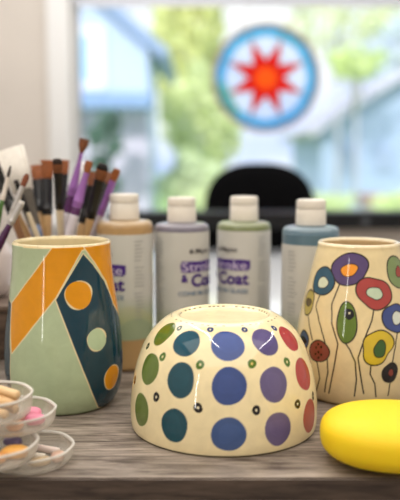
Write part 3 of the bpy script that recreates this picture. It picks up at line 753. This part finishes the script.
# hidden neighbour carrying the stack is the lowest dish; its contents:
def pebble(dsh, x, y, z, s, rgb, label, name='bead', rot=0, grp=None, pw=.8):
    bm = bmesh.new(); bmesh.ops.create_icosphere(bm, subdivisions=3, radius=1)
    rq = random.Random(int(x * 1e5 + y * 1e6 + 7)); ph = rq.random() * 6
    for v in bm.verts:
        k = 1 + .06 * math.sin(v.co.x * 3 + ph) + .05 * math.sin(v.co.y * 4 + ph * 2)
        v.co = Vector([math.copysign(abs(c) ** pw, c) * sc * k for c, sc in zip(v.co, s)])
    me = bpy.data.meshes.new(name); bm.to_mesh(me); bm.free()
    o = link(name, me, bmat(rgb, .35), None, True)
    o.location = dsh.location + Vector((x, y, z)); o.rotation_euler = (0, 0, rot)
    tag(o, label, 'bead', grp); return o
def rod(dsh, a, b_, r, rgb, label, name, cat, grp=None):
    a = Vector(a); b_ = Vector(b_); m = (a + b_) / 2
    b = MB(); b.tube([a - m, a - m + (b_ - a) * .03, b_ - m - (b_ - a) * .03, b_ - m], [r * .75, r, r, r * .75], 14)
    o = b.build(name, bmat(rgb, .5), None, smooth=True); o.location = dsh.location + m; tag(o, label, cat, grp); return o
G = 'tan sticks heaped in the topmost dish'
for k, (a, c) in enumerate([((-.021, .014, .0055), (.018, -.013, .0052)), ((-.012, .021, .0055), (.023, -.002, .0052)), ((-.023, .002, .0054), (.008, -.022, .0052)),
                            ((-.022, .017, .0118), (.023, .001, .0108)), ((-.023, .009, .0115), (.0215, -.008, .0118)), ((-.010, .022, .0180), (.024, -.001, .0165))]):
    rod(dA, a, c, .0034, [(214, 176, 126), (204, 164, 112), (222, 188, 142)][k % 3], 'pale tan wooden stick heaped in the topmost clear dish', 'wooden_stick', 'stick', G)
pebble(dB, .019, -.005, .0062, (.0075, .0065, .0045), (226, 128, 158), 'largest pink bead at the front of the pink bead dish')
pebble(dB, .014, .010, .0062, (.007, .006, .0045), (230, 140, 166), 'pink bead at the back of the pink bead dish')
pebble(dB, .006, -.017, .0058, (.007, .0055, .004), (224, 168, 130), 'peach bead at the front of the pink bead dish')
pebble(dB, .004, .001, .0058, (.0055, .006, .004), (216, 150, 140), 'dull pink bead in the middle of the pink bead dish')
pebble(dC, .018, -.003, .0060, (.0115, .0075, .0042), (228, 168, 84), 'large orange oval stone in the left-edge dish')
pebble(dC, -.003, .004, .0058, (.008, .0065, .004), (92, 76, 132), 'purple stone beside the large orange stone')
pebble(dC, .004, -.016, .0058, (.010, .006, .004), (214, 150, 84), 'brownish orange stone at the front of the left-edge dish', rot=.4)
pebble(dC, .010, .019, .0054, (.008, .0045, .0036), (116, 102, 140), 'greyish purple stone at the back of the left-edge dish', rot=-.3)
rod(dD, (-.004, .019, .0046), (.021, .008, .0046), .0030, (232, 214, 206), 'pinkish white shell tube at the back of the lowest dish', 'shell_tube', 'shell')
rod(dD, (-.010, .004, .0046), (.012, -.004, .0046), .0030, (238, 228, 214), 'cream shell tube in the middle of the lowest dish', 'shell_tube', 'shell')
pebble(dD, .022, -.004, .0052, (.0055, .008, .0036), (206, 170, 150), 'rosy tan shell piece at the right of the lowest dish', 'shell_piece')
pebble(dD, .010, -.014, .0050, (.009, .0045, .0034), (206, 180, 142), 'tan shell piece at the front of the lowest dish', 'shell_piece', rot=.5)
pebble(dD, -.008, -.015, .0050, (.007, .005, .0034), (226, 214, 196), 'off-white shell piece at the front left of the lowest dish', 'shell_piece')

# ================================================================ SUNCATCHER in the window
sc = at(266, 78, WY - .10)
R = 52.5 / F * (WY - .10) * 1.01
t = thing('suncatcher', 'round stained glass suncatcher with red eight-pointed star hanging in the window', 'suncatcher', sc)
def ringm(r0, r1, th_, n=96):
    b = MB(); b.lathe([(r0, -th_), (r1, -th_), (r1, th_), (r0, th_), (r0, -th_)], n); return b
o = ringm(R * .92, R, .006).build('rim', mat('lead_rim', (160, 142, 136), .5), t, angle=30); o.rotation_euler = (PI / 2, 0, 0)
def flat(name, polys, m, y=0):
    b = MB()
    for p in polys: n_ = len(p); b.add([(x, y - .0012, z) for x, z in p] + [(x, y + .0012, z) for x, z in p], [tuple(range(n_)), tuple(reversed(range(n_, 2 * n_)))] + [(i, i + n_, (i + 1) % n_ + n_, (i + 1) % n_) for i in range(n_)])
    return b.build(name, m, t)
pol = lambda r, a: (r * math.sin(a), r * math.cos(a))
star = []; blue = []; white = []; r_in = R * .33; r_tip = R * .74; r_w = R * .74
N = 8; off = PI / 8
for k in range(N):
    a = off + 2 * PI * k / N; hk = PI / N
    star.append([pol(R * .2, a - hk), pol(r_in, a - hk), pol(r_tip, a), pol(r_in, a + hk), pol(R * .2, a + hk), pol(R * .2, a)])
    arc_ = [pol(R * .925, a - hk + hk * 2 * j / 8) for j in range(9)]
    white.append([pol(r_in, a + hk), pol(r_tip, a), pol(r_w * 1.03, a + hk), pol(r_tip, a + 2 * hk)])
    blue.append([pol(r_tip, a), *[pol(R * .925, a + 2 * hk * j / 8) for j in range(9)], pol(r_tip, a + 2 * hk), pol(r_w * 1.03, a + hk)])
flat('star', star, stained('red_glass', (238, 58, 34), .08)); flat('blue_border', blue, stained('blue_glass', (146, 212, 238), .1)); flat('clear_panes', white, stained('pale_glass', (240, 244, 255), .1))
cpoly = [[pol(R * .2, off + 2 * PI * j / 16) for j in range(16)]]
o = flat('centre', cpoly, stained('orange_glass', (255, 150, 40), .08), 0)
b = MB()
for k in range(N):
    a = off + 2 * PI * k / N; hk = PI / N
    for p0, p1 in ((pol(r_in, a - hk), pol(r_tip, a)), (pol(r_in, a + hk), pol(r_tip, a)), (pol(r_tip, a), pol(R * .95, a))):
        b.tube([(p0[0], 0, p0[1]), (p1[0], 0, p1[1])], .0022, 6)
b.build('leading', mat('dull_lead', (140, 120, 120), .5), t)
b = MB()
for s in (-1, 1): b.tube([(s * R * .5, 0, R * .84), (0, .05, wz1 - .012 - sc.z)], .0012, 6)
b.build('cord', mat('grey_cord', (170, 168, 170), .7), t)

# ================================================================ OUTDOORS
def hz(name, rgb, rough=.9, var=0, scale=3): return mat(name, rgb, rough, var=var, scale=scale)  # outdoor haze is put into these paled base colours, no volume
o = slab('ground_lawn', (2, 40, -.65), (120, 73, .1), hz('lawn', (158, 190, 112), var=.15, scale=.8)); 
HY = 9.0
t = thing('house', 'pale blue gabled house outside the left side of the window', 'house', (at(60, 100, HY).x, HY + 2, -.6))
def hp(px, py, Y=HY): p = at(px, py, Y); return (p.x - t.location.x, p.z + .6)
xr, ze = hp(148, 46); xl = hp(-80, 40)[0]; xa, za = hp(64, -28)
b = MB(); pl = [(xl, 0), (xr, 0), (xr, ze), (xa, za), (xl, hp(0, 40)[1])]
n_ = 5; b.add([(x, -2, z) for x, z in pl] + [(x, -.4, z) for x, z in pl], [tuple(range(5)), tuple(reversed(range(5, 10)))] + [(i, i + 5, (i + 1) % 5 + 5, (i + 1) % 5) for i in range(5)])
b.build('upper_wall', hz('pale_siding', (206, 220, 240)), t)
b = MB()
for (p0, p1) in (((xa, za + .02), (xr + .22, ze - .16)),):
    d = Vector((p1[0] - p0[0], 0, p1[1] - p0[1])); L = d.length; a = math.atan2(-d.z, d.x)
    R_ = Matrix.Rotation(a, 3, 'Y'); b.box(((p0[0] + p1[0]) / 2, -.5, (p0[1] + p1[1]) / 2 + .04), (L, 3.4, .12), R_)
p0, p1 = (xa, za + .02), (xl - .2, hp(0, 40)[1] - .1); d = Vector((p0[0] - p1[0], 0, p0[1] - p1[1])); a = math.atan2(-d.z, d.x)
b.box(((p0[0] + p1[0]) / 2, -.5, (p0[1] + p1[1]) / 2 + .04), (d.length, 3.4, .12), Matrix.Rotation(a, 3, 'Y'))
b.build('roof', hz('grey_blue_roof', (158, 178, 208)), t)
wx_, wzb = hp(76, 86); wx2, wzt = hp(101, 32)
b = MB(); b.box(((wx_ + wx2) / 2, -2.03, (wzb + wzt) / 2), (wx2 - wx_ + .1, .06, wzt - wzb + .1)); wf_ = b.build('window_frame', hz('white_frame', (250, 252, 255)), t)
b = MB(); b.box(((wx_ * .55 + wx2 * .45) - .05, -2.065, (wzb + wzt) / 2), ((wx2 - wx_) * .42, .02, (wzt - wzb) * .86)); b.build('pane', mat('house_pane', (160, 205, 228), .2), wf_)
pxr, pz1 = hp(151, 92, HY - .6); _, pz0 = hp(151, 108, HY - .6)
b = MB(); b.box(((xl + pxr) / 2, -2.3, (pz0 + pz1) / 2), (pxr - xl, .62, pz1 - pz0), bev=.02); b.build('porch_roof', hz('blue_fascia', (150, 178, 220)), t)
lxr, _ = hp(149, 150)
b = MB(); b.box(((xl + lxr) / 2, -2.06, pz0 / 2), (lxr - xl, .1, pz0)); b.build('lower_wall', hz('lavender_wall', (214, 206, 226), var=.05), t)

def leaves(name, c, rad, n, size, rgb, parent, seed, loc, squash=(1, 1, 1), shell=.3):
    rq = np.random.default_rng(seed); b = MB()
    vs = []; fs = []
    for i in range(n):
        d = rq.normal(size=3); d /= np.linalg.norm(d); r = (shell + (1 - shell) * rq.random() ** .5)
        lump = 1 + .25 * math.sin(d[0] * 5 + seed) * math.cos(d[2] * 4 + seed)
        p = Vector(c) + Vector(d * rad * r * lump * np.array(squash)); 
        R_ = Euler(rq.random(3) * 6.28).to_matrix(); s_ = size * rq.uniform(.6, 1.3)
        q_ = [Vector((-.5, 0, 0)), Vector((0, .32, .05)), Vector((.5, 0, 0)), Vector((0, -.32, .05))]
        k = len(vs); vs += [p + R_ @ (v * s_) - Vector(loc) for v in q_]; fs.append((k, k + 1, k + 2, k + 3))
    b.add(vs, fs); return b.build(name, hzleaf(rgb), parent)
_hl = {}
def hzleaf(rgb):
    if rgb not in _hl:
        _hl[rgb] = mat('leaf_%d_%d_%d' % rgb, rgb, .8, var=.2, scale=2)
    return _hl[rgb]
def tree(px, py, Y, rad, rgb, label, seed, n=1400, size=.16, squash=(1, 1, 1), name='tree', shell=.3, cat='tree'):
    c = at(px, py, Y); loc = (c.x, Y, -.6)
    t = thing(name, label, cat, loc, 'trees and bushes outside the window')
    leaves('foliage', c, rad, n, size, rgb, t, seed, loc, squash, shell)
    h = c.z + .6; b = MB()
    b.tube([(0, 0, 0), (.05, 0, h * .4), (0, 0, h)], [.03 + rad * .03, .025 + rad * .02, .02], 10)
    for k in range(5):
        a = k * 1.3; b.tube([(0, 0, h * .75), (math.cos(a) * rad * .5, math.sin(a) * rad * .5, h + rad * .3)], [.03, .01], 8)
    b.build('trunk', mat('bark', (196, 194, 200), .9), t, smooth=True)  # bark paled so its colour carries the outdoor haze
    return t
tree(186, 44, 15, 1.15, (236, 240, 160), 'yellow-green tree just right of the pale blue house, upper crown', 1, 1900, .24, (.62, 1, 1.2))
tree(202, 128, 13.3, .82, (228, 238, 176), 'pale green bush right of the pale blue house at mid height', 2, 1500, .18, (.85, 1, 1.25), cat='bush', name='bush')
tree(194, 186, 9.9, .42, (220, 232, 184), 'soft green bush low beside the lavender wall', 3, 1100, .13, (.95, 1, 1.0), cat='bush', name='bush')
tree(338, 26, 13.5, .80, (236, 244, 186), 'sparse yellow-green tree right of the suncatcher', 4, 300, .17, (1.3, 1, .5))
tree(356, 64, 11.5, .36, (224, 244, 160), 'small green tree crown lower right of the suncatcher', 5, 330, .14, (1.3, .8, .7))
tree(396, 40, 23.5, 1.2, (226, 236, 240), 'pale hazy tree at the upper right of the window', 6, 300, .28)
tree(322, 205, 10.4, .28, (224, 242, 176), 'low green bush right of the office chair', 7, 700, .1, (1.6, 1, .55), cat='bush', name='bush')
tree(404, 205, 10.2, .32, (224, 242, 176), 'low green bush at the right photo edge', 8, 700, .1, (1.3, 1, .5), cat='bush', name='bush')
tree(216, 198, 8.6, .26, (228, 240, 186), 'low bush behind the left side of the office chair', 12, 700, .08, (1.2, 1, .8), cat='bush', name='bush')
# climbing plant on the lavender wall
c = at(106, 150, HY - .85)
t = thing('climbing_plant', 'dark green climbing plant against the lavender house wall', 'plant', (c.x, c.y, -.6), 'trees and bushes outside the window')
for j, (px, py, rr, n) in enumerate([(110, 122, .13, 170), (97, 138, .10, 110), (115, 146, .09, 90), (101, 164, .12, 130), (112, 184, .12, 110)]):
    leaves('foliage', at(px, py, HY - .85), rr, n, .11, (84, 118, 96), t, 20 + j, t.location, (1, .5, 1))
b = MB(); b.tube([(0, 0, 0), (.05, .05, 1), (0, .05, c.z + .4), (.05, .05, c.z + .9)], [.03, .025, .02, .01], 8); b.build('stem', mat('vine_stem', (110, 110, 100), .9), t, smooth=True)
# neighbouring pale building at the right
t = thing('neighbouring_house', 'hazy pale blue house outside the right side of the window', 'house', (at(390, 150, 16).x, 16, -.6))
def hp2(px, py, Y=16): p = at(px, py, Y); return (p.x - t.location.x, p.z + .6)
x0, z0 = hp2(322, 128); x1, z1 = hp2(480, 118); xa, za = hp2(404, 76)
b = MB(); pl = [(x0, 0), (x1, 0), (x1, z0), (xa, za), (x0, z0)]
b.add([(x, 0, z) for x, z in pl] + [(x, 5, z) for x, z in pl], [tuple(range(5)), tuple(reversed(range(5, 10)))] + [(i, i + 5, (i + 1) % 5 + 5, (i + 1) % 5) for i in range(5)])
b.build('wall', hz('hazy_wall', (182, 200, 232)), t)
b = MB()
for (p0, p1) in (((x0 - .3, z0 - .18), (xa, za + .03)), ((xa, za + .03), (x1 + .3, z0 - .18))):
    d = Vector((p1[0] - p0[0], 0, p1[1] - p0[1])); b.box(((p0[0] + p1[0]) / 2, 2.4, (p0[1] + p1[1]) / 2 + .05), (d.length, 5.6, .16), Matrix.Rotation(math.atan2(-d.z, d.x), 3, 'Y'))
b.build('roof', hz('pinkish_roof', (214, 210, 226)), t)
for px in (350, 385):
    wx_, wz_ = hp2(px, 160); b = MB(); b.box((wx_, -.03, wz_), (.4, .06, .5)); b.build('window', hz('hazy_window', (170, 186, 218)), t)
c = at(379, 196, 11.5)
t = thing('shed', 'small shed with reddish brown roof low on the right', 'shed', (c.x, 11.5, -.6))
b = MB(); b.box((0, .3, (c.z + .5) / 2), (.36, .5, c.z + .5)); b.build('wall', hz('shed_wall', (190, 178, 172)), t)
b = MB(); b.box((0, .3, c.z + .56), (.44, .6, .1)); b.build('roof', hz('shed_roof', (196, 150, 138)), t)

# ================================================================ LIGHT, SKY, CAMERA
w = bpy.data.worlds.new('World'); bpy.context.scene.world = w; w.use_nodes = True; nt = w.node_tree
bg = nt.nodes['Background']; tc = nt.nodes.new('ShaderNodeTexCoord'); nz = nt.nodes.new('ShaderNodeTexNoise')
nz.inputs['Scale'].default_value = 5; nz.inputs['Detail'].default_value = 3
rp = nt.nodes.new('ShaderNodeValToRGB'); e = rp.color_ramp.elements; e[0].position = .42; e[0].color = (*lin((176, 198, 242)), 1); e[1].position = .6; e[1].color = (.93, .98, 1, 1)
nt.links.new(tc.outputs['Generated'], nz.inputs['Vector']); nt.links.new(nz.outputs[0], rp.inputs[0]); nt.links.new(rp.outputs[0], bg.inputs[0]); bg.inputs[1].default_value = 1.5

def light(name, kind, loc, energy, color, size=None, target=None, size_y=None, angle=None):
    l = bpy.data.lights.new(name, kind); l.energy = energy; l.color = color
    if kind == 'AREA':
        l.size = size
        if size_y: l.shape = 'RECTANGLE'; l.size_y = size_y
    if kind == 'SUN' and angle: l.angle = angle
    o = bpy.data.objects.new(name, l); COL.objects.link(o); o.location = loc
    if target is not None: o.rotation_euler = (Vector(target) - Vector(loc)).to_track_quat('-Z', 'Y').to_euler()
    return o
light('sun', 'SUN', (-4, -6, 9), 3.0, (1, .98, .95), target=(0, 8, 0), angle=.05)
light('ceiling_fill', 'AREA', (0, -.55, 2.46), 44, (1, .94, .86), 3.0, target=(0, -.55, 0), size_y=2.4)  # broad fill at ceiling height, added in place of bounced room light
light('fill_by_window', 'AREA', (-.3, 2.0, 2.46), 33, (1, .97, .93), 2.4, target=(-.3, 2.0, 0), size_y=1.4)  # added fill for the window wall and white desk, in place of daylight
def strip(name, p, q_, wdt, energy, face):
    p, q_ = Vector(p), Vector(q_); m = (p + q_) / 2; y = (q_ - p).normalized(); z = (m - Vector(face)); z = (z - y * z.dot(y)).normalized(); x = y.cross(z)
    l = bpy.data.lights.new(name, 'AREA'); l.shape = 'RECTANGLE'; l.size = wdt; l.size_y = (q_ - p).length; l.energy = energy; l.color = (1, .97, .92)
    o = bpy.data.objects.new(name, l); COL.objects.link(o); o.matrix_world = Matrix.Translation(m) @ Matrix((x, y, z)).transposed().to_4x4(); return o
strip('tube_light', (-.69, 1.74, 2.4), (-.17, -.16, 2.4), .02, 7, (0, .7, .8))
strip('tube_light', (1.56, 1.79, 2.4), (1.45, .03, 2.4), .02, 7, (0, .7, .8))
strip('standing_tube_light', (-1.55, -1.6, .75), (-1.55, -1.6, 2.05), .04, 5, (0, .7, .8))

cam = bpy.data.cameras.new('camera'); co = bpy.data.objects.new('camera', cam); COL.objects.link(co)
co.location = (0, 0, CAMZ); co.rotation_euler = (PI / 2 - PITCH, 0, 0)
cam.sensor_fit = 'HORIZONTAL'; cam.sensor_width = 36; cam.lens = F / 400 * 36
cam.clip_start = .05; cam.clip_end = 200
cam.dof.use_dof = True; cam.dof.focus_distance = .668; cam.dof.aperture_fstop = 4.6
bpy.context.scene.camera = co
vs_ = bpy.context.scene.view_settings; vs_.view_transform = 'Standard'; vs_.look = 'None'; vs_.exposure = 0; vs_.gamma = 1
